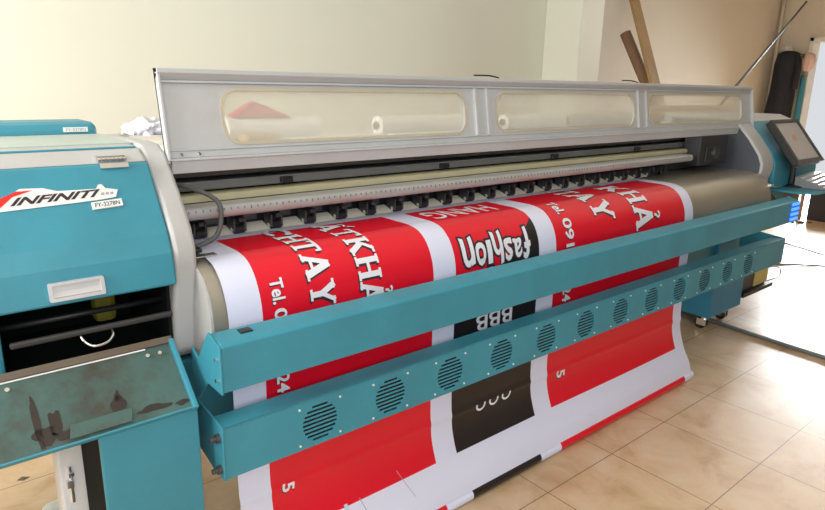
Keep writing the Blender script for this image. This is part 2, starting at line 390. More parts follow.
# brand sticker: white swoosh plate, red and orange stripes, slanted black lettering
st = M()
outl = [(-3.82, .265), (-3.70, .275), (-3.58, .36), (-3.47, .355), (-3.40, .33), (-3.20, .325), (-3.185, .35), (-3.165, .352), (-3.15, .325), (-3.085, .31), (-3.105, .265), (-3.2, .255), (-3.45, .245), (-3.7, .235)]
outl = [(x, t + 0.0) for x, t in outl]
st.prism([on_cover(x, t, .002) for x, t in outl], Vector(on_cover(0, 0, .004)) - Vector(on_cover(0, 0, 0)), 0)
for pts, mi in (([(-3.75, .245), (-3.70, .245), (-3.62, .315), (-3.52, .345), (-3.60, .345), (-3.70, .30)], 1), ([(-3.80, .25), (-3.755, .245), (-3.70, .298), (-3.66, .32), (-3.73, .295)], 2)):
    st.prism([on_cover(x, t, .0065) for x, t in pts], Vector(on_cover(0, 0, .001)) - Vector(on_cover(0, 0, 0)), mi)
b = fit2d(text2d('INFINITI', 0.045, 0.5), 0.46, 0.046)
for v in b.verts: v.co = Vector(on_cover(-3.64 + v.co.x, .262 + v.co.y + v.co.x*0.03, .0075))
st.bm(b, 3); b.free()
for k in range(3): st.prism([on_cover(x, t, .0065) for x, t in ((-3.183 + k*.025, .283), (-3.165 + k*.025, .283), (-3.162 + k*.025, .298), (-3.180 + k*.025, .298))], Vector(on_cover(0, 0, .001)) - Vector(on_cover(0, 0, 0)), 4)
st.build('brand_sticker', [WHITEP, RED, ORANGE, INK_K, INK_G], cv, fix=False)
pl = M().prism([on_cover(x, t, .001) for x, t in ((-3.245, .195), (-3.08, .205), (-3.08, .25), (-3.245, .24))], Vector(on_cover(0, 0, .012)) - Vector(on_cover(0, 0, 0)))
b = fit2d(text2d('FY-3278N', 0.012), 0.135, 0.026)
for v in b.verts: v.co = Vector(on_cover(-3.23 + v.co.x, .206 + v.co.y + v.co.x*.06, .0145))
pl.bm(b, 1); b.free()
pl.build('model_plate', [WHITEP, INK_K], cv)
b = fit2d(text2d('FY-3278N', 0.012), 0.13, 0.02)
m = M()
for v in b.verts: v.co = Vector((-3.075 + v.co.x, 2.1965, 3.118 + v.co.y))
m.bm(b); b.free(); m.build('plate_text', INK_G, rc)
# piano hinge
m = M().prism([on_cover(x, t, .006) for x, t in ((-3.15, .445), (-2.99, .445), (-2.99, .475), (-3.15, .475))], (0, -.008, .008))
m.box(-3.15, -2.99, 1.14, 1.20, 3.03, 3.045)
for k in range(7): m.cyl((-3.15 + k*.023, 1.115, 3.025), (-3.131 + k*.023, 1.115, 3.025), .013, 10)
m.build('hinge', CHROME, cv)
# recessed pull handle near the lower edge
def cf(X, z, d=0.0): return (X, 0.755 + (z-2.30)*(0.035/0.19) - d, z)
m = M()
hb = holed(rrect(-3.55, -3.27, 2.325, 2.425, .008, 2), [rrect(-3.53, -3.29, 2.345, 2.41, .006, 2)], 0.022, lambda u, v, d: cf(u, v, d - 0.002)); m.bm(hb); hb.free()
m.prism([cf(-3.54, 2.335, .003), cf(-3.28, 2.335, .003), cf(-3.28, 2.418, .003), cf(-3.54, 2.418, .003)], (0, .002, 0))
m.prism([cf(-3.53, 2.347, .017), cf(-3.29, 2.347, .017), cf(-3.29, 2.375, .004), cf(-3.53, 2.375, .004)], (0, .002, 0))
m.build('cover_handle', mat('satin_silver', (0.6, 0.61, 0.62), 0.35, metal=0.35), cv, bevel=0.002)

# ---- ink drip tray below the bay
def on_tray(X, t, d=0.0):                          # t 0 at the lower front edge, 1 at the upper rear edge
    a = Vector((0, 0.40, 1.665)); b = Vector((0, 0.73, 1.955)); u = (b-a); n = Vector((0, -u.z, u.y)).normalized()
    p = a + u*t + n*d; return (X, p.y, p.z)
m = M().xprism([on_tray(0, 0)[1:], on_tray(0, 1)[1:], on_tray(0, 1, -.02)[1:], on_tray(0, 0, -.02)[1:]], -5.4, -2.96)
tr = m.build('ink_tray', GRIME, PR)
m = M().xprism([on_tray(0, 0.0, .012)[1:], on_tray(0, 0.0, -.03)[1:], on_tray(0, -0.03, -.03)[1:], on_tray(0, -0.03, .012)[1:]], -5.4, -2.93)
m.xprism([on_tray(0, -0.05, .03)[1:], on_tray(0, 1.02, .03)[1:], on_tray(0, 1.02, -.03)[1:], on_tray(0, -0.05, -.03)[1:]], -2.96, -2.93)
m.build('tray_rim', TEAL, tr, bevel=0.006)
m = M().xprism([on_tray(0, 0.98, .015)[1:], on_tray(0, 1.06, .03)[1:], on_tray(0, 1.06, -.01)[1:], on_tray(0, 0.98, -.01)[1:]], -5.4, -2.94)
m.build('rear_strip', BROWN, tr)
m = M().xprism([on_tray(0, 0.955, .006)[1:], on_tray(0, 0.975, .006)[1:], on_tray(0, 0.975, .002)[1:], on_tray(0, 0.955, .002)[1:]], -4.4, -3.1)
m.build('seal_strip', WHITEP, tr)
m = M().prism([on_tray(x, t, d) for x, t, d in ((-3.60, .03, .012), (-3.29, .03, .012), (-3.27, .20, .02), (-3.58, .20, .02))], (0, -.006, .008))
m.build('tray_flap', GRIME, tr, bevel=0.003)
for x in (-3.10, -3.03, -3.81):
    M().cyl(on_tray(x, .86, .0), on_tray(x, .86, .016), .012, 10).build('screw', CHROME, tr)
STAIN = mat('dried_ink_stain', (0.030, 0.022, 0.019), 0.4)
def stain(cx, ct, rx, rt, k):
    pts = []; m = M()
    for i in range(18):
        a = 2*math.pi*i/18; q = 0.85 + 0.5*noise.noise(Vector((math.cos(a)*1.2 + k*3.1, math.sin(a)*1.2, k)))
        pts.append(on_tray(cx + rx*q*math.cos(a), ct + rt*q*math.sin(a), .0025))
    m.add(pts, [tuple(range(18))]); m.build('ink_stain', STAIN, tr, fix=False)
for args in ((-3.33, .30, .05, .13, 1), (-3.32, .42, .02, .08, 2), (-3.72, .35, .022, .42, 3), (-3.70, .18, .07, .14, 4), (-3.64, .30, .035, .2, 5), (-3.60, .12, .05, .08, 6), (-3.15, .13, .12, .05, 7), (-3.0, .10, .05, .04, 8)): stain(*args)

# ---- pillar and legs below the left housing
m = M().xprism([(0.42, 0.22), (0.42, 1.64), (0.46, 1.675), (0.46, 0.22)], -3.46, -2.92)
m.xprism([(0.46, 0.22), (0.46, 1.675), (0.72, 1.87), (1.05, 1.87), (1.05, 0.22)], -2.97, -2.92)
fp = m.build('front_pillar', TEAL, PR, bevel=0.008)
M().box(-3.44, -2.98, .47, 1.05, .24, 1.60).build('pillar_shadow_fill', DARKIN, fp)  # near-black fill painted in for the shadow behind the open front plate
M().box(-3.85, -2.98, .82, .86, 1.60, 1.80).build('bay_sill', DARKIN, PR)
m = M().box(-3.575, -3.405, 1.12, 1.28, 0.22, 1.70)
wl = m.build('rear_leg', WHITEP, PR, bevel=0.02)
m = M().box(-3.52, -3.50, 1.105, 1.12, 0.86, 1.12).box(-3.54, -3.50, 1.085, 1.12, 0.98, 1.03).box(-3.525, -3.49, 1.095, 1.12, 1.05, 1.08)
m.build('latch', CHROME, wl, bevel=0.004)
m = M().box(-5.4, -2.9, 1.5, 2.5, 1.45, 1.70)
m.build('base_frame', TEAL_D, PR)
def caster(x, y):
    m = M().cyl((x, y, .23), (x, y, .15), .05, 14).box(x-.05, x-.035, y-.05, y+.09, .06, .16).box(x+.035, x+.05, y-.05, y+.09, .06, .16)
    c = m.build('caster', CHROME, PR)
    M().cyl((x-.033, y+.04, .09), (x+.033, y+.04, .09), .09, 20).build('wheel', BLACK, c, smooth=False)
for x, y in ((-3.3, .7), (-3.52, 1.5), (5.1, 1.1), (5.75, 1.1), (5.1, 1.9), (-5.2, 2.3), (-5.2, 1.3)): caster(x, y)
m = M().box(-5.35, -5.05, 1.1, 2.45, .22, 1.45); m.build('rear_leg', OFFW, PR, bevel=0.02)

# ---- platen: brushed metal bed with a rounded front edge
plp = [(2.3, 2.382), (.92, 2.382), (.80, 2.36), (.715, 2.305), (.65, 2.21), (.612, 2.10), (.602, 1.95), (.602, 1.80), (.66, 1.74), (.75, 1.72), (2.3, 1.72)]
o = M().xprism(plp, XL + .005, XR - .005).build('platen', STEEL, PR, bevel=0.004); auto_smooth(o)
M().xprism([(y - .002, z + .002) for y, z in plp], XL - .012, XL + .004).build('platen_cap', OFFW, PR)
# cross frame and floor beam behind the blower beams
m = M().box(-2.9, 5.0, 1.02, 1.55, 1.05, 1.68)
m.build('cross_beam', TEAL, PR, bevel=0.02)
m = M().box(4.90, 5.95, .95, 2.0, .24, 1.72)
sc = m.build('support_cabinet', mat('blue_teal_paint', (0.03, 0.22, 0.36), 0.45), PR, bevel=0.015)
m = M().box(5.95, 6.95, 1.0, 1.75, .42, .90)
jb = m.build('junction_box', mat('dark_grey_box', (.07, .06, .06), .5), PR, bevel=.015)
M().box(6.45, 6.95, .985, 1.0, .44, .88).build('yellow_plate', YBOX, jb)
M().box(5.95, 7.05, .92, 1.8, .36, .42).build('shelf_plate', BLACK, jb)
M().tube([(6.96, 1.1, .6), (7.1, 1.0, .66), (7.35, .95, .60), (7.37, .95, .46), (7.2, 1.0, .42), (7.04, 1.05, .40)], .009, 8).build('loop_cable', CABLE, jb, smooth=True)

# ---- carriage bay: rails and belts between the housings
XA, XB = XL + .002, XR - .002
M().box(XA, XB, 2.05, 2.2, 2.38, 2.93).build('bay_back', DSTEEL, PR)
M().box(XA, XB, 1.50, 2.05, 2.91, 2.93).build('bay_roof', GREYP, PR)
m = M().box(XA, XB, 1.44, 1.60, 2.735, 2.80)
rl = m.build('guide_rail', GREYRAIL, PR, bevel=0.01)
M().box(XA, XB, 1.46, 1.62, 2.83, 2.90).build('upper_rail', DSTEEL, PR, bevel=0.01)
M().box(XA, XB, 1.36, 1.52, 2.665, 2.715).build('belt', CREAM, PR, bevel=0.006)
m = M().box(XA, XB, 1.33, 1.50, 2.62, 2.66)
m.build('brown_rail', BROWN, PR)
for x in SENS: M().box(x-.05, x+.05, 1.40, 1.44, 2.745, 2.79).build('sensor_block', BLACK, rl, bevel=.006)
# round-nosed measuring bar with tick marks
m = M().xprism([(1.20 + .035*math.cos(a), 2.622 + .043*math.sin(a)) for a in [math.radians(90 + 18*k) for k in range(11)]] + [(1.34, 2.579), (1.34, 2.665)], XA, 4.2)
rb = auto_smooth(m.build('ruler_bar', ALU, PR))
m = M()
x = XA + .05
k = 0
while x < 4.15:
    m.box(x, x + .006, 1.163, 1.172, 2.634 if k % 5 else 2.625, 2.648); x += .05; k += 1
m.build('tick_marks', GREYRAIL, rb)
# pinch rollers: bracket, two side arms, wheel, ivory plate
mb = M()
def pinch(x):
    m = M().box(x-.028, x+.028, 1.42, 1.50, 2.46, 2.575)
    m.box(x-.05, x-.035, 1.35, 1.47, 2.42, 2.52).box(x+.035, x+.05, 1.35, 1.47, 2.42, 2.52)
    m.cyl((x-.055, 1.44, 2.55), (x+.055, 1.44, 2.55), .028, 10).box(x-.02, x+.02, 1.32, 1.42, 2.50, 2.53)
    m.box(x+.045, x+.245, 1.51, 1.53, 2.545, 2.56).box(x+.045, x+.05+.012, 1.42, 1.51, 2.44, 2.56)
    p = m.build('pinch_roller', CHARM, PR, bevel=.004)
    M().cyl((x-.034, 1.38, 2.437), (x+.034, 1.38, 2.437), .034, 16).build('rubber_wheel', BLACK, p, smooth=False)
    M().cyl((x-.058, 1.38, 2.437), (x-.036, 1.38, 2.437), .018, 12).build('wheel_hub', CHROME, p)
    if x < 3.4:
        M().add([(x+.055, 1.37, 2.409), (x+.25, 1.37, 2.409), (x+.25, 1.50, 2.45), (x+.055, 1.50, 2.45)], [(0,1,2,3)]).add([(x+.055, 1.37, 2.405), (x+.25, 1.37, 2.405), (x+.25, 1.505, 2.444), (x+.055, 1.505, 2.444)], [(3,2,1,0)]).build('ivory_plate', PAPERW, p)
        M().box(x+.07, x+.235, 1.56, 1.58, 2.455, 2.555).build('lever_plate', GREYRAIL, p)
for k in range(22): pinch(-2.47 + .2995*k)
m = M().box(XA, XB, 1.60, 2.05, 2.405, 2.61)
m.build('roller_mount', DSTEEL, PR)
# print carriage parked near the right end
m = M().box(4.4, 5.2, 1.18, 1.42, 2.50, 2.90).box(4.55, 4.95, 1.16, 1.18, 2.55, 2.75)
cg = m.build('print_carriage', mat('charcoal_carriage', (.025, .027, .032), .5), PR, bevel=.03)
m = M().cyl((4.75, 1.10, 2.66), (4.75, 1.16, 2.66), .07, 20)
m.build('carriage_knob', DSTEEL, cg)
# black ink hose in the left corner
M().tube([(-2.66, 1.6, 2.78), (-2.58, 1.3, 2.80), (-2.44, 1.12, 2.72), (-2.43, 1.08, 2.60), (-2.48, 1.07, 2.48), (-2.62, 1.08, 2.425)], .017, 10).build('ink_hose', CABLE, PR, smooth=True)
M().box(-2.70, -2.60, 1.0, 1.16, 2.405, 2.43).build('media_clamp', BLACK, PR, bevel=.01)
M().box(-2.70, -2.55, .88, .95, 2.403, 2.412).build('clamp_plate', CHROME, PR, bevel=.004)

# ---- hood with three windows
HZ0, HZ1, HX0, HX1 = 2.97, 3.56, -2.72, 5.94
def hy(z): return 1.20 + (z-2.98)*(0.10/0.58)
WINS = [(-2.30, -0.01), (0.41, 2.77), (3.09, 5.62)]
wz0, wz1 = 3.085, 3.435
hb = holed([(HX0, 3.0), (HX1, 3.0), (HX1, 3.55), (HX0, 3.55)], [rrect(a, b_, wz0, wz1, .12, 8) for a, b_ in WINS], .025, lambda u, v, d: (u, hy(v) + d, v))
m = M(); m.bm(hb); hb.free()
def hbar(z0, z1, out, x0=HX0, x1=HX1, back=0.02): m.xprism([(hy(z0)-out, z0), (hy(z1)-out, z1), (hy(z1)+back, z1), (hy(z0)+back, z0)], x0, x1)
hbar(3.535, 3.565, .045, back=.026)
hbar(3.535, 3.56, 0, HX0+.12, HX1-.12, back=.14); hbar(3.475, 3.49, .022); m.xprism([(hy(3.49), 3.49), (hy(3.535)-.045, 3.535), (hy(3.535)+.02, 3.535), (hy(3.49)+.02, 3.49)], HX0, HX1)
hbar(3.045, 3.055, .012); hbar(2.985, 3.0, .03, back=.026); hbar(3.0, 3.045, .003)
m.xprism([(1.185, 2.985), (1.20, 2.90), (1.22, 2.90), (1.22, 2.985)], HX0+.03, HX1-.05)
for x in (.105, .255, 2.83, 3.0): hbar(3.055, 3.475, .028, x, x+.03)
for x in (HX0, HX1-.02): hbar(2.99, 3.565, .04, x, x+.02, .026)
hood = m.build('hood', GREYP, PR, bevel=0.004)
for a, b_ in WINS:
    g = holed(rrect(a-.016, b_+.016, wz0-.016, wz1+.016, .13, 8), [rrect(a+.005, b_-.005, wz0+.005, wz1-.005, .115, 8)], .008, lambda u, v, d: (u, hy(v) - .006 + d, v))
    M().bm(g).build('gasket', GASKET, hood); g.free()
    pane = holed(rrect(a-.02, b_+.02, wz0-.02, wz1+.02, .13, 8), [], .01, lambda u, v, d: (u, hy(v) + .026 + d, v))
    M().bm(pane).build('window_pane', ACRYL, hood); pane.free()
for x in (-2.62, -2.50, -2.0, 5.7, 5.82):
    if x == -2.0: continue
    M().cyl((x, hy(3.02)-.002, 3.022), (x, hy(3.02)-.016, 3.022), .013, 10, r2=.007).build('screw', CHROME, hood)
for xa, xb in ((.20, .50), (2.64, 2.92)):
    M().tube([(xa, 1.36, 3.588), (xb-.1, 1.36, 3.590), (xb, 1.33, 3.572)], .007, 8, sub=2).build('wire_hook', BLACK, hood)

# ---- blower beams
def endplate(poly, x, parent, slots):
    M().xprism(poly, x-.012, x).build('end_plate', TEAL, parent, bevel=.003)
ub = M().xprism([(.265, 1.755), (.265, 2.035), (.29, 2.055), (.43, 2.075), (.43, 1.755)], -2.82, 5.60).build('upper_beam', TEAL, PR, bevel=.008)
UP = [(.258, 1.75), (.258, 2.04), (.42, 2.088), (.60, 1.86), (.69, 1.905), (.71, 1.66), (.65, 1.57), (.46, 1.75)]
endplate(UP, -2.822, ub, 0); endplate(UP, 5.612, ub, 0)
M().box(-2.665, -2.585, .34, .405, 2.062, 2.072).build('black_label', BLACK, ub, bevel=.004)
for z in (1.96, 1.83): M().cyl((-2.834, .30, z), (-2.85, .30, z), .013, 10).build('screw', CHROME, ub)
for k in range(4): M().box(5.36, 5.60, .250, .264, 1.785 + k*.070, 1.822 + k*.070).build('blue_light', BLUE, ub)
m = M()
slots = []
FX = [-2.16 + .5885*k for k in range(12)]
FZ = 1.335
for fx in FX:
    for k in range(9):
        z = FZ - .118 + k*.0295; h = math.sqrt(max(.0, .132**2 - (z-FZ)**2))
        slots.append([(fx-h, z-.008), (fx+h, z-.008), (fx+h, z+.008), (fx-h, z+.008)])
hb = holed([(-2.82, 1.17), (5.42, 1.17), (5.42, 1.52), (-2.82, 1.52)], slots, .005, lambda u, v, d: (u, .30 + d, v))
m.bm(hb); hb.free()
m.box(-2.82, 5.42, .30, .46, 1.508, 1.522).box(-2.82, 5.42, .448, .46, 1.17, 1.51).box(-2.82, 5.42, .312, .46, 1.17, 1.182)
lb = m.build('lower_beam', TEAL, PR)
LP = [(.294, 1.165), (.294, 1.525), (.34, 1.53), (.68, 1.56), (.90, 1.56), (.90, 1.30), (.68, 1.22), (.46, 1.17)]
endplate(LP, -2.822, lb, 0); endplate(LP, 5.434, lb, 0)
for z in (1.44, 1.23):
    M().cyl((-2.834, .34, z), (-2.86, .34, z), .028, 12).cyl((-2.86, .34, z), (-2.89, .34, z), .017, 10).build('knob_bolt', DSTEEL, lb)
FANB = mat('brown_black_fan', (.02, .014, .012), .6)
fan0 = None
for i, fx in enumerate(FX):
    m = M().cyl((fx, .335, FZ), (fx, .44, FZ), .14, 28).cyl((fx, .32, FZ), (fx, .335, FZ), .05, 20)
    for k in range(7):
        a = 2*math.pi*k/7; m.add([(fx + .05*math.cos(a), .33, FZ + .05*math.sin(a)), (fx + .135*math.cos(a-.25), .325, FZ + .135*math.sin(a-.25)), (fx + .135*math.cos(a+.35), .334, FZ + .135*math.sin(a+.35))], [(0,1,2)])
    if fan0 is None:
        fan0 = m.build('fan', FANB, lb)
        S0 = [M().cyl((fx + sx*.155, .30, FZ + sz*.13), (fx + sx*.155, .294, FZ + sz*.13), .008, 8).build('screw', WHITEP, lb) for sx in (-1, 1) for sz in (-1, 1)]
    else:
        for q in [fan0] + S0:
            c = q.copy(); COL.objects.link(c); c.parent = lb; c.location = q.location + Vector(((fx-FX[0])*T, 0, 0))

# ---- right housing, its cover, control tray
m = M().xprism([(1.44, 3.14), (1.2, 3.05), (1.0, 2.8), (.88, 2.62), (.84, 2.5), (.84, 2.08), (2.6, 2.08), (2.6, 3.14)], 5.92, 7.6)
o = m.build('housing', OFFW, PR, bevel=.03)
CV2 = [(1.24, 3.07), (1.2, 3.065), (.84, 2.62), (.78, 2.49), (.76, 2.12), (.83, 2.11), (.87, 2.5), (.92, 2.62), (1.27, 3.05)]
auto_smooth(M().xprism(CV2, 5.93, 7.6).build('cover', TEAL, PR, bevel=.02, seg=3))
ct = M().prism([(5.93, .80, 2.08), (7.9, .95, 2.08), (7.9, .12, 2.08), (6.15, .22, 2.08), (5.93, .40, 2.08)], (0, 0, .03)).build('control_tray', TEAL, PR, bevel=.008)
M().prism([(5.95, .79, 2.078), (6.5, .79, 2.078), (6.5, .79, 1.8)], (0, .02, 0)).build('tray_bracket', TEAL_D, PR)
M().box(5.5, 5.58, .62, .80, 2.20, 2.235).box(5.52, 5.75, .58, .62, 2.19, 2.20).build('chrome_clip', CHROME, PR, bevel=.008)
M().box(5.94, 7.5, .9, 2.4, 1.72, 2.08).build('lower_housing', mat('grey_brown_housing', (.16, .145, .13), .6), PR, bevel=.02)

# ================================================================== MONITOR, KEYBOARD
mon = empty('monitor', (6.5, .8, 2.11), 'flat black-framed computer monitor leaning back on the control tray at the far right end', 'monitor')
def mp(X, t, d=0.0):                               # t 0 bottom .. 1 top, d towards the viewer
    a = Vector((0, .50, 2.49)); b = Vector((0, .98, 3.085)); u = b-a; n = Vector((0, -u.z, u.y)).normalized(); p = a + u*t + n*d; return (X, p.y, p.z)
def mslab(x0, x1, t0, t1, d0, d1): return M().xprism([mp(0, t0, d0)[1:], mp(0, t0, d1)[1:], mp(0, t1, d1)[1:], mp(0, t1, d0)[1:]], x0, x1)
mslab(6.02, 6.98, 0, 1, -.09, -.008).build('back_case', BLACK, mon, bevel=.02)
hb = holed([(6.0, 0), (7.0, 0), (7.0, 1), (6.0, 1)], [[(6.07, .09), (6.93, .09), (6.93, .93), (6.07, .93)]], .03, lambda u, v, d: mp(u, v, d - .008))
M().bm(hb).build('bezel', BLACK, mon); hb.free()
scr = mslab(6.065, 6.935, .085, .935, -.008, .003).build('screen', emis('lit_screen', (.30, .28, .26), .25), mon)
m = M().prism([mp(6.42, .52, .004), mp(6.52, .50, .004), mp(6.56, .62, .004), mp(6.48, .66, .004), mp(6.40, .60, .004)], (0, -.001, .001))
m.build('screen_image', mat('orange_screen_image', (.6, .3, .2), .4), scr)
m = M().tube([(6.5, .80, 2.72), (6.5, .74, 2.5), (6.5, .72, 2.3), (6.5, .72, 2.13)], .04, 12).lathe((6.5, .70), [(.16, 2.112), (.16, 2.125), (.05, 2.15)])
m.build('stand', BLACK, mon, smooth=False)
M().box(6.12, 6.17, .56, .59, 2.44, 2.52).build('button_strip', CHROME, mon)
kb = M().add([(6.45, .66, 2.112), (7.65, .80, 2.112), (7.65, .38, 2.112), (6.45, .24, 2.112), (6.45, .66, 2.27), (7.65, .80, 2.27), (7.65, .38, 2.15), (6.45, .24, 2.15)], [(0,1,2,3), (4,5,6,7), (0,1,5,4), (1,2,6,5), (2,3,7,6), (3,0,4,7)]).build('keyboard', mat('grey_keyboard', (.22, .22, .23), .5), bevel=.008)
tag(kb, 'slim grey keyboard lying on the teal tray in front of the monitor', 'keyboard')
m = M()
for r_ in range(4):
    for c_ in range(13):
        x = 6.50 + c_*.085; y = .29 + r_*.085 + (x-6.45)*.117; z = 2.15 + (y-.24-(x-6.45)*.117)*.286; m.box(x, x+.066, y, y+.06, z - .004, z+.022)
m.build('keys', mat('light_keys', (.55, .56, .58), .3), kb, bevel=.003)

# ================================================================== THE BANNER
raw = [(2.02, 2.402), (1.02, 2.402), (0.93, 2.401), (0.85, 2.392), (0.775, 2.37), (0.71, 2.325), (0.655, 2.26), (0.605, 2.15), (0.583, 2.02), (0.582, 1.85), (0.58, 1.4), (0.58, 1.0), (.57, 0.78), (.545, 0.60), (.465, .39), (.375, .23), (.34, .105)]
def dense(P, n):
    P = [Vector((0, *p)) for p in P]; Q = []
    for i in range(len(P)-1):
        p0 = P[max(0, i-1)]; p1 = P[i]; p2 = P[i+1]; p3 = P[min(len(P)-1, i+2)]; L = (p2-p1).length
        kk = max(1, min(n, int(L/.03)))
        if i in (0, 9, 10): kk = 2
        for k in range(kk):
            t = k/kk
            h = 0.5*((2*p1) + (p2-p0)*t + (2*p0-5*p1+4*p2-p3)*t*t + (3*p1-p0-3*p2+p3)*t*t*t) if i not in (0,) else p1.lerp(p2, t)
            Q.append(h)
    Q.append(P[-1]); return Q
PROF = dense(raw, 6)
SS = [0.0]
for p, q in zip(PROF, PROF[1:]): SS.append(SS[-1] + (q-p).length)
S0_ = SS[0] + (2.02 - 0.92)      # s = 0 near y = 0.92
SS = [s - S0_ for s in SS]
def surf(X, s, d=0.0):
    s = min(max(s, SS[0]), SS[-1] - 1e-6)
    i = next(k for k in range(len(SS)-1) if SS[k+1] > s)
    t = (s-SS[i])/(SS[i+1]-SS[i]); p = PROF[i].lerp(PROF[i+1], t)
    a = PROF[max(i-1, 0)]; b_ = PROF[min(i+2, len(PROF)-1)]; u = (b_-a).normalized()
    n = Vector((0, u.z, -u.y)); 
    if n.z - n.y < 0: n = -n
    q = p + n*d
    # slight slack ripples low down, a crease where the slack part starts to swing out
    wv = .008*math.exp(-((s-1.85)/.03)**2) + (.006*math.sin(X*1.7 + s*2.0))*max(0, min(1, (s-1.3)/.5))*max(0, min(1, (SS[-1]-s)/.3))
    return (X, q.y - wv, q.z)
XS = [-2.63, -2.40, -.93, -.69, .36, .61, 3.02, 3.22]
xs = []
for a, b_ in zip(XS, XS[1:]):
    k = max(1, round((b_-a)/.25)); xs += [a + (b_-a)*i/k for i in range(k)]
xs.append(XS[-1])
s_edges = sorted(set([round(s, 5) for s in SS] + [-.35, 2.19] + [1.72 + .02*k for k in range(12)] + [.7, .9, 1.1, 1.3, 1.5]))
def pcol(x, s):
    if s < -.35 or s > 2.19: return 0
    if -2.40 < x < -.93 or .61 < x < 3.02 or (-.69 < x < .36): return 1
    return 0
m = M(); nx = len(xs)
for s in s_edges: m.v += [surf(x, s) for x in xs]
for j in range(len(s_edges)-1):
    for i in range(nx-1):
        m.f.append([j*nx+i, j*nx+i+1, (j+1)*nx+i+1, (j+1)*nx+i]); m.m.append(pcol((xs[i]+xs[i+1])/2, (s_edges[j]+s_edges[j+1])/2))
def lay(b, fx, fs, d, mi):                         # print: (u, v) -> X and s, cut along the folds, laid on the banner
    for v in b.verts: v.co = Vector((fx(v.co.x, v.co.y), fs(v.co.x, v.co.y), v.co.z))
    lo = min(v.co.y for v in b.verts); hi = max(v.co.y for v in b.verts)
    for s in s_edges:
        if lo < s < hi: bmesh.ops.bisect_plane(b, geom=b.verts[:] + b.edges[:] + b.faces[:], plane_co=(0, s, 0), plane_no=(0, 1, 0))
    for v in b.verts: v.co = Vector(surf(v.co.x, v.co.y, d + v.co.z))
    m.bm(b, mi); b.free()
def poly2(pts):
    b = bmesh.new(); b.faces.new([b.verts.new((x, y, 0)) for x, y in pts]); return b
idn = (lambda u, v: u, lambda u, v: v)
# black lower field of the middle panel, with its slanted top
lay(poly2([(.36, .22), (.36, 2.19), (-.69, 2.19), (-.69, .95), (-.16, .60)]), *idn, .0010, 2)
# words running down the cloth: tops towards the right
def down(ch, s0, s1, x0, x1, font=False, bold=.03, off=.018):
    for d, mi, dx, ds in ((.0012, 4, -off*.6, off), (.0027, 3, 0, 0)):
        if font: b = fit2d(text2d(ch, bold), 1, 1); W = 1.0
        else: b = glyph(ch); W = .88
        lay(b, lambda u, v: x0 + dx + v*(x1-x0), lambda u, v: s0 + ds + u/W*(s1-s0), d, mi)
for ch, a, b_ in (('C', -.45, -.17), ('H', -.19, .035), ('T', .04, .20), ('A', .20, .395), ('Y', .42, .585), ('N', .72, .9)): down(ch, a, b_, -2.04, -1.845)
for ch, a, b_ in (('A', -.36, -.14), ('T', -.12, .10), ('K', .11, .285), ('H', .295, .47), ('Ả', .485, .66), ('N', .68, .85)): down('Ấ' if (ch == 'A') else ch, a, b_, -1.63, -1.43)
for tx, a, b_ in (('Tel.', .335, .505), ('0912', .535, .86), ('24', 1.0, 1.135), ('5', 1.83, 1.90)): down(tx, a, b_, -2.32, -2.225, True, .035, .008)
for ch, a, b_ in (('T', -.31, -.15), ('A', -.15, .14), ('Y', .16, .39), ('C', -.7, -.5), ('H', -.5, -.33)): down(ch, a, b_, 1.29, 1.62)
for ch, a, b_ in (('T', -.50, -.30), ('K', -.26, .03), ('H', .06, .27), ('Ả', .30, .57), ('N', .60, .82)): down(ch, a, b_, 1.98, 2.32)
for tx, a, b_ in (('Tel.', .04, .245), ('0912', .295, .72), ('24', .98, 1.13), ('5', 1.86, 1.94)): down(tx, a, b_, .76, .89, True, .035, .010)
# upside-down words of the middle panel: read from the right, tops downwards
def updown(txt, x0, x1, s0, s1, outline, bold, shear=0.0):
    if outline:
        lay(fit2d(text2d(txt, bold + .09, shear), 1, 1), lambda u, v: x1 + .018 - u*(x1-x0+.036), lambda u, v: s0 - .02 + v*(s1-s0+.04), .0018, 4)
    lay(fit2d(text2d(txt, bold, shear), 1, 1), lambda u, v: x1 - u*(x1-x0), lambda u, v: s0 + v*(s1-s0), .0028, 3)
updown('HANG', -.60, .17, -.27, 0.0, False, .01)
# wavy poster lettering: every letter its own height
def fash(out):
    x = .245
    for ch, wd, a, b_ in (('f', .11, .27, .56), ('a', .12, .36, .53), ('s', .11, .34, .54), ('h', .13, .27, .56), ('i', .07, .34, .62), ('o', .13, .33, .53), ('n', .15, .28, .52)):
        wd *= .93; a += .015; b_ += .015; x1 = x; x0 = x - wd; x = x0 - .014
        e = .020 if out else 0
        bb = fit2d(text2d(ch, .10 if out else .03, .0), 1, 1)
        lay(bb, lambda u, v: x1 + e - u*(x1-x0+2*e), lambda u, v: a - e*1.0 + v*(b_-a+2*e) + .02*math.sin(u*3), .0020 if out else .0034, 4 if out else 3)
fash(True); fash(False)
updown('BBB', -.43, .03, 1.0, 1.15, False, .02)
for cx_ in (-.335, -.165, .005):
    arc = [(cx_ + .062*math.cos(math.radians(a)), 1.865 + .055*math.sin(math.radians(a))) for a in range(-20, 201, 20)]
    arc2 = [(cx_ + .042*math.cos(math.radians(a)), 1.865 + .036*math.sin(math.radians(a))) for a in range(200, -21, -20)]
    for i in range(11): lay(poly2([arc[i], arc[i+1], arc2[10-i], arc2[11-i]]), *idn, .0028, 3)
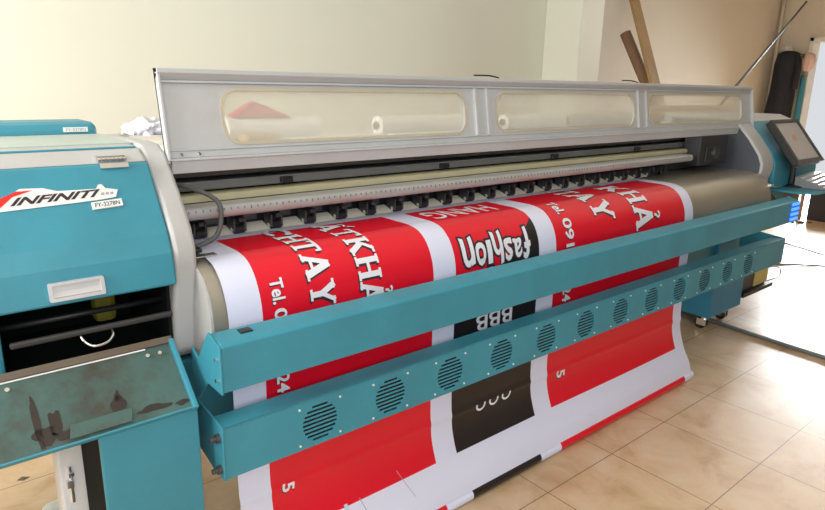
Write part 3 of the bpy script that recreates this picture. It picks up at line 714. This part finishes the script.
# faint marks below the panels
for pts, mi in (([(-1.34, 2.10), (-1.335, 2.10), (-1.215, 2.36), (-1.22, 2.36)], 5), ([(-1.72, 2.17), (-1.714, 2.17), (-1.66, 2.34), (-1.666, 2.34)], 5), ([(-1.86, 2.17), (-1.83, 2.17), (-1.78, 2.4), (-1.81, 2.4)], 6)):
    lay(poly2(pts), *idn, .0012, mi)
ban = m.build('printed_banner', [VWHITE, VRED, VBLACK, INK_W, INK_K, INK_G, INK_C], None, fix=False, origin=(.3, .6, 0))
tag(ban, 'glossy white, red and black printed vinyl banner hanging from the printer down to the floor', 'banner')
ban.data.polygons.foreach_set('use_smooth', [p.material_index < 2 for p in ban.data.polygons])
# flip so that every face looks outwards
bmx = bmesh.new(); bmx.from_mesh(ban.data); bmx.normal_update()
for f in bmx.faces:
    if (f.normal.y - f.normal.z*1.0) > 0 and f.normal.z < .3: f.normal_flip()
    elif f.normal.z < -.5: f.normal_flip()
bmx.to_mesh(ban.data); bmx.free()
# the rolled-up end, wound on a tube on the floor
m = M()
RB = [(-2.63, -2.40, 0), (-2.40, -1.0, 1), (-1.0, -.93, 1), (-.93, -.62, 0), (-.62, .30, 2), (.30, .61, 0), (.61, 3.05, 1), (3.05, 3.22, 0)]
for a, b_, mi in RB: m.cyl((a, .37, .055), (b_, .37, .055), .053, 24, mi=mi)
m.cyl((-2.7, .37, .055), (3.29, .37, .055), .042, 20, mi=0)
rr = auto_smooth(m.build('banner_roll', [VWHITE, VRED, VBLACK], None, origin=(.3, .37, 0)))
tag(rr, 'thin rolled-up banner end in red, white and black lying along the floor', 'roll')

# ================================================================== BEHIND THE PRINTER
rk = empty('storage_rack', (2.2, 3.0, 0), 'low grey steel rack behind the printer carrying the vinyl rolls', 'rack')
M().box(-2.2, 9.8, 2.7, 3.45, 2.86, 2.92).build('shelf', WHITEP, rk, bevel=.01)
M().box(-2.2, 9.8, 2.7, 3.45, 1.1, 1.15).build('shelf', RACKM, rk, bevel=.01)
for x in (-2.1, 1.8, 5.8, 9.7):
    for y in (2.75, 3.40): M().box(x-.05, x+.05, y-.05, y+.05, 0, 2.86).build('leg', RACKM, rk)
def roll(x0, x1, y, r, mt, label, core=True, z=2.92):
    o = M().cyl((x0, y, z + r), (x1, y, z + r), r, 28).build('vinyl_roll', mt, None, smooth=False, origin=((x0+x1)/2, y, z)); auto_smooth(o)
    tag(o, label, 'roll', 'vinyl rolls on the rack behind the printer')
    m = M()
    for x, s in ((x0, -1), (x1, 1)): m.cyl((x + s*.03, y, z+r), (x, y, z+r), r*.4, 16)
    m.build('core', CARD, o)
roll(-1.50, -.45, 3.05, .115, ROLLW, 'greyish white vinyl roll lying under the red cloth, seen through the left hood window')
roll(.30, 1.95, 2.98, .11, ROLLW, 'long white vinyl roll at the right half of the left hood window')
roll(2.45, 3.72, 3.0, .10, ROLLW, 'white vinyl roll at the left of the middle hood window')
roll(3.85, 5.75, 3.0, .105, mat('grey_white_roll', (.60, .58, .56), .5), 'greyish vinyl roll at the right of the middle hood window')
roll(6.0, 9.4, 3.05, .15, KRAFT, 'thick tan kraft-wrapped roll behind the right hood window')
for x0, x1, y, lab in ((-1.2, .25, 2.78, 'folded white paper sheet in front of the leftmost roll on the rack'), (.35, 2.2, 2.78, 'folded white paper sheet in front of the long white roll on the rack'), (6.3, 8.6, 2.78, 'folded cream paper sheet in front of the tan roll on the rack')):
    o = M().xprism([(y-.06, 2.921), (y+.08, 2.921), (y+.07, 2.955), (y-.05, 2.945)], x0, x1).build('paper_sheet', WHITEP, bevel=.008); tag(o, lab, 'paper')
m = M().add([(-1.46, 2.95, 3.15), (-.80, 2.95, 3.14), (-.80, 3.12, 3.15), (-1.46, 3.12, 3.155), (-1.25, 2.96, 3.31), (-1.12, 3.0, 3.27), (-1.22, 3.12, 3.29), (-1.05, 3.1, 3.24)],
            [(0,1,2,3), (0,1,5,4), (3,2,7,6), (4,5,7,6), (1,2,7,5), (0,4,6,3)])
o = m.build('red_cloth', REDCLOTH, bevel=.02, seg=3); tag(o, 'crumpled red cloth heaped on the leftmost white roll behind the hood', 'cloth')
# brown box on the rack below it
o = M().box(-1.44, -1.10, 2.70, 2.90, 2.921, 3.0).build('small_box', KRAFT, bevel=.02); tag(o, 'small tan box on the rack at the left hood window', 'box')
# crumpled plastic on the left housing
b = bmesh.new(); bmesh.ops.create_icosphere(b, subdivisions=4, radius=1)
for v in b.verts:
    n = noise.noise(v.co*2.2)*.35 + abs(noise.noise(v.co*5.1))*.25; q = v.co*(0.85+n); v.co = Vector((-2.60 + q.x*.17, 1.93 + q.y*.16, 3.104 + max(q.z*.12, 0)))
o = M().bm(b).build('plastic_wrap', PLASTIC); b.free(); tag(o, 'crumpled white plastic wrap on top of the left housing beside the hood', 'wrap')

# plank and cardboard tube leaning on the wall
d = Vector(PLD).normalized(); p0 = Vector(PLP); p1 = p0 + d*((7.98-p0.y)/d.y)
wv = Vector((.44, 0, 0)); nv = Vector((0, d.z, -d.y)).normalized()*.08
m = M().add([p0-wv/2, p0+wv/2, p0+wv/2-nv, p0-wv/2-nv, p1-wv/2, p1+wv/2, p1+wv/2-nv, p1-wv/2-nv], [(0,1,2,3), (4,5,6,7), (0,1,5,4), (1,2,6,5), (2,3,7,6), (3,0,4,7)])
o = m.build('wooden_plank', WOOD, bevel=.01); tag(o, 'long raw wooden plank leaning against the back wall behind the printer', 'plank')
d2 = Vector(TBD).normalized(); t0 = Vector(TBP); t1 = t0 + d2*((5.0-.09)/d2.z)
m = M().cyl(t0, t1, .15, 24, caps=False).cyl(t0, t1, .13, 24, caps=False)
o = auto_smooth(m.build('cardboard_tube', CARD)); tag(o, 'short brown cardboard tube leaning next to the wooden plank', 'tube')
# dark cable strung up towards the right wall
a = Vector((12.73, 4.5, 3.64)); bq = Vector((23.73, 7.2, 6.87)); dd = bq - a
m = M().tube([a - dd*.30, a + dd*.3, a + dd*.6, a + dd*.97], .035, 8, sub=1)
o = m.build('strung_cable', CABLE, smooth=True); tag(o, 'thin dark cable strung diagonally up across the beige wall', 'cable')
# squiggle and dark shelf edge right of the hood
st_ = empty('wall_shelf', (8.2, 2.6, 0), 'low dark-topped stand behind the right housing', 'stand')
M().box(7.7, 9.2, 2.3, 2.65, 2.90, 2.95).build('top', mat('dark_brown_top', (.03, .022, .018), .5), st_, bevel=.01)
for x in (7.8, 9.1):
    for y in (2.35, 2.60): M().box(x-.04, x+.04, y-.04, y+.04, 0, 2.90).build('leg', RACKM, st_)

# clothes on the wall beside the doorway
def drape(name, mt, cx, cy, secs, k, label, cat, group=None):
    m = M(); seg = 36; vs = []
    for (z, rx, ry, ox, oy) in secs:
        for i in range(seg):
            a = 2*math.pi*i/seg; f = 1 + .13*math.sin(a*7 + k + z*1.2) * (0.4 + .6*(secs[0][0]-z)/(secs[0][0]-secs[-1][0]+.01)) + .12*noise.noise(Vector((a*1.3, z*1.5, k)))
            vs.append((cx + ox + rx*f*math.cos(a), cy + oy + ry*f*math.sin(a), z))
    n = len(secs)
    fs = [(j*seg+i, j*seg+(i+1) % seg, (j+1)*seg+(i+1) % seg, (j+1)*seg+i) for j in range(n-1) for i in range(seg)] + [tuple(range(seg))[::-1], tuple((n-1)*seg+i for i in range(seg))]
    m.add(vs, fs); o = m.build(name, mt, smooth=True); tag(o, label, cat, group); return o
hkz = 4.9
o = drape('coat', CLOTHK, 22.85, 7.15, [(4.97, .15, .20, 0, .05), (4.90, .22, .38, 0, 0.05), (4.5, .26, .42, 0, .08), (4.0, .26, .40, 0, .10), (3.4, .26, .42, 0, .12), (2.8, .26, .44, 0, .14), (2.3, .24, .44, 0, .14), (2.1, .2, .38, 0, .14)], 1.0, 'long black coat hanging on the wall beside the bright doorway', 'coat')
m = M().tube([(22.8, 6.95, 4.84), (22.72, 6.78, 4.6), (22.68, 6.74, 4.1), (22.7, 6.76, 3.6)], .10, 12)
m.build('sleeve', CLOTHK, o, smooth=True)
o = drape('trousers', CLOTHB, 22.95, 6.60, [(4.1, .08, .05, 0, .03), (3.9, .10, .08, 0, 0), (3.2, .12, .10, 0, .0), (2.4, .12, .11, 0, .0), (2.2, .10, .10, 0, .0)], 2.0, 'dark teal-blue garment hanging at the doorway side of the black coat', 'garment')
o = drape('shoulder_bag', CLOTHP, 22.7, 6.42, [(4.92, .06, .07, 0, .05), (4.83, .12, .17, 0, 0), (4.6, .14, .20, 0, 0), (4.38, .12, .16, 0, .02), (4.25, .06, .08, 0, .05)], 3.0, 'small pinkish white cloth bag hanging right of the black coat', 'bag')
m = M().lathe((22.7, 7.28), [(.27, 4.98), (.30, 5.0), (.22, 5.02), (.20, 5.10), (.12, 5.17), (.03, 5.19)], 24)
o = auto_smooth(m.build('cap', CAP), 50); tag(o, 'silvery cap resting on top of the hanging black coat', 'cap')
ws = M().box(23.40, 23.5, 6.8, 7.5, 4.78, 4.9)
for y in (6.95, 7.35): ws.tube([(23.40, y, 4.88), (23.25, y, 4.83), (23.20, y, 4.90)], .03, 8)
ws.tube([(23.42, 6.66, 4.12), (23.2, 6.62, 4.10), (23.0, 6.60, 4.10)], .02, 8)
o = ws.build('coat_rail', BROWN); tag(o, 'brown wall rail with hooks holding the clothes by the doorway', 'rail')

# low dark cabinet far right, debris on the floor
lc = empty('low_cabinet', (16.3, 2.9, 0), 'low dark cabinet standing on the bright floor at the far right', 'cabinet')
M().box(15.9, 16.9, 2.4, 3.42, 0, .86).build('body', mat('dark_cabinet', (.035, .03, .03), .6), lc, bevel=.02)
M().box(15.88, 15.9, 2.6, 2.75, .52, .66).build('label_plate', WHITEP, lc)
o = M().box(15.7, 15.78, 3.50, 3.58, 0, .9).build('wooden_post', WOOD); tag(o, 'short tan wooden post beside the low dark cabinet', 'post')
for i, (x, y, s) in enumerate(((15.2, 3.3, .07), (15.4, 3.15, .05), (15.0, 3.45, .05), (15.35, 3.45, .04))):
    b = bmesh.new(); bmesh.ops.create_icosphere(b, subdivisions=2, radius=1)
    for v in b.verts: q = v.co*(1 + .4*noise.noise(v.co*1.7 + Vector((i*5, 0, 0)))); v.co = Vector((x + q.x*s, y + q.y*s*1.4, max(0, s*.5 + q.z*s*.5)))
    o = M().bm(b).build('floor_scrap', BROWN); b.free(); tag(o, 'small dark scrap on the floor by the low dark cabinet', 'scrap', 'dark scraps by the low cabinet')

# cables on the floor
o = M().tube([(5.65, 2.6, .03), (5.5, 1.4, .03), (5.42, .88, .03), (5.36, .2, .03), (5.31, -.5, .03), (5.2, -2.5, .03)], .028, 10).tube([(5.72, 2.6, .02), (5.57, 1.4, .02), (5.49, .88, .02), (5.43, .2, .02), (5.39, -.5, .02), (5.3, -2.5, .02)], .018, 8).build('floor_conduit', PIPE, smooth=True)
tag(o, 'thick grey conduit lying across the tiles right of the banner', 'conduit')
o = M().tube([(12.9, 3.4, .02), (12.2, 2.63, .02), (11.9, 2.0, .02), (11.67, 1.56, .02), (11.6, .5, .02), (11.9, -.8, .02)], .016, 8).build('floor_cable', CABLE, smooth=True)
tag(o, 'thin dark cable on the bright floor, the farther of the two', 'cable')
o = M().tube([(9.2, 2.6, .02), (9.75, 2.1, .02), (9.97, 1.89, .02), (10.3, 1.6, .02), (10.64, 1.23, .02), (11.3, .4, .02), (12.2, -.8, .02)], .018, 8).build('floor_cable', CABLE, smooth=True)
tag(o, 'dark cable on the bright floor, the nearer one beside the blue-lit beam end', 'cable')

# lower left: white cup and a dark chip on the tiles
m = M().lathe((-3.475, 2.12), [(.075, 0), (.085, .01), (.10, .19), (.105, .215), (.09, .225), (.03, .23)], 28)
o = auto_smooth(m.build('white_cup', WHITEP)); tag(o, 'white lidded cup standing on the floor under the left housing', 'cup')
o = M().add([(-3.63, 3.07, .001), (-3.58, 3.03, .001), (-3.52, 3.06, .001), (-3.58, 3.11, .001), (-3.58, 3.07, .014)], [(0,1,4), (1,2,4), (2,3,4), (3,0,4), (3,2,1,0)]).build('dark_chip', BROWN)
tag(o, 'small dark diamond-shaped chip on the tile joint under the left housing', 'chip')
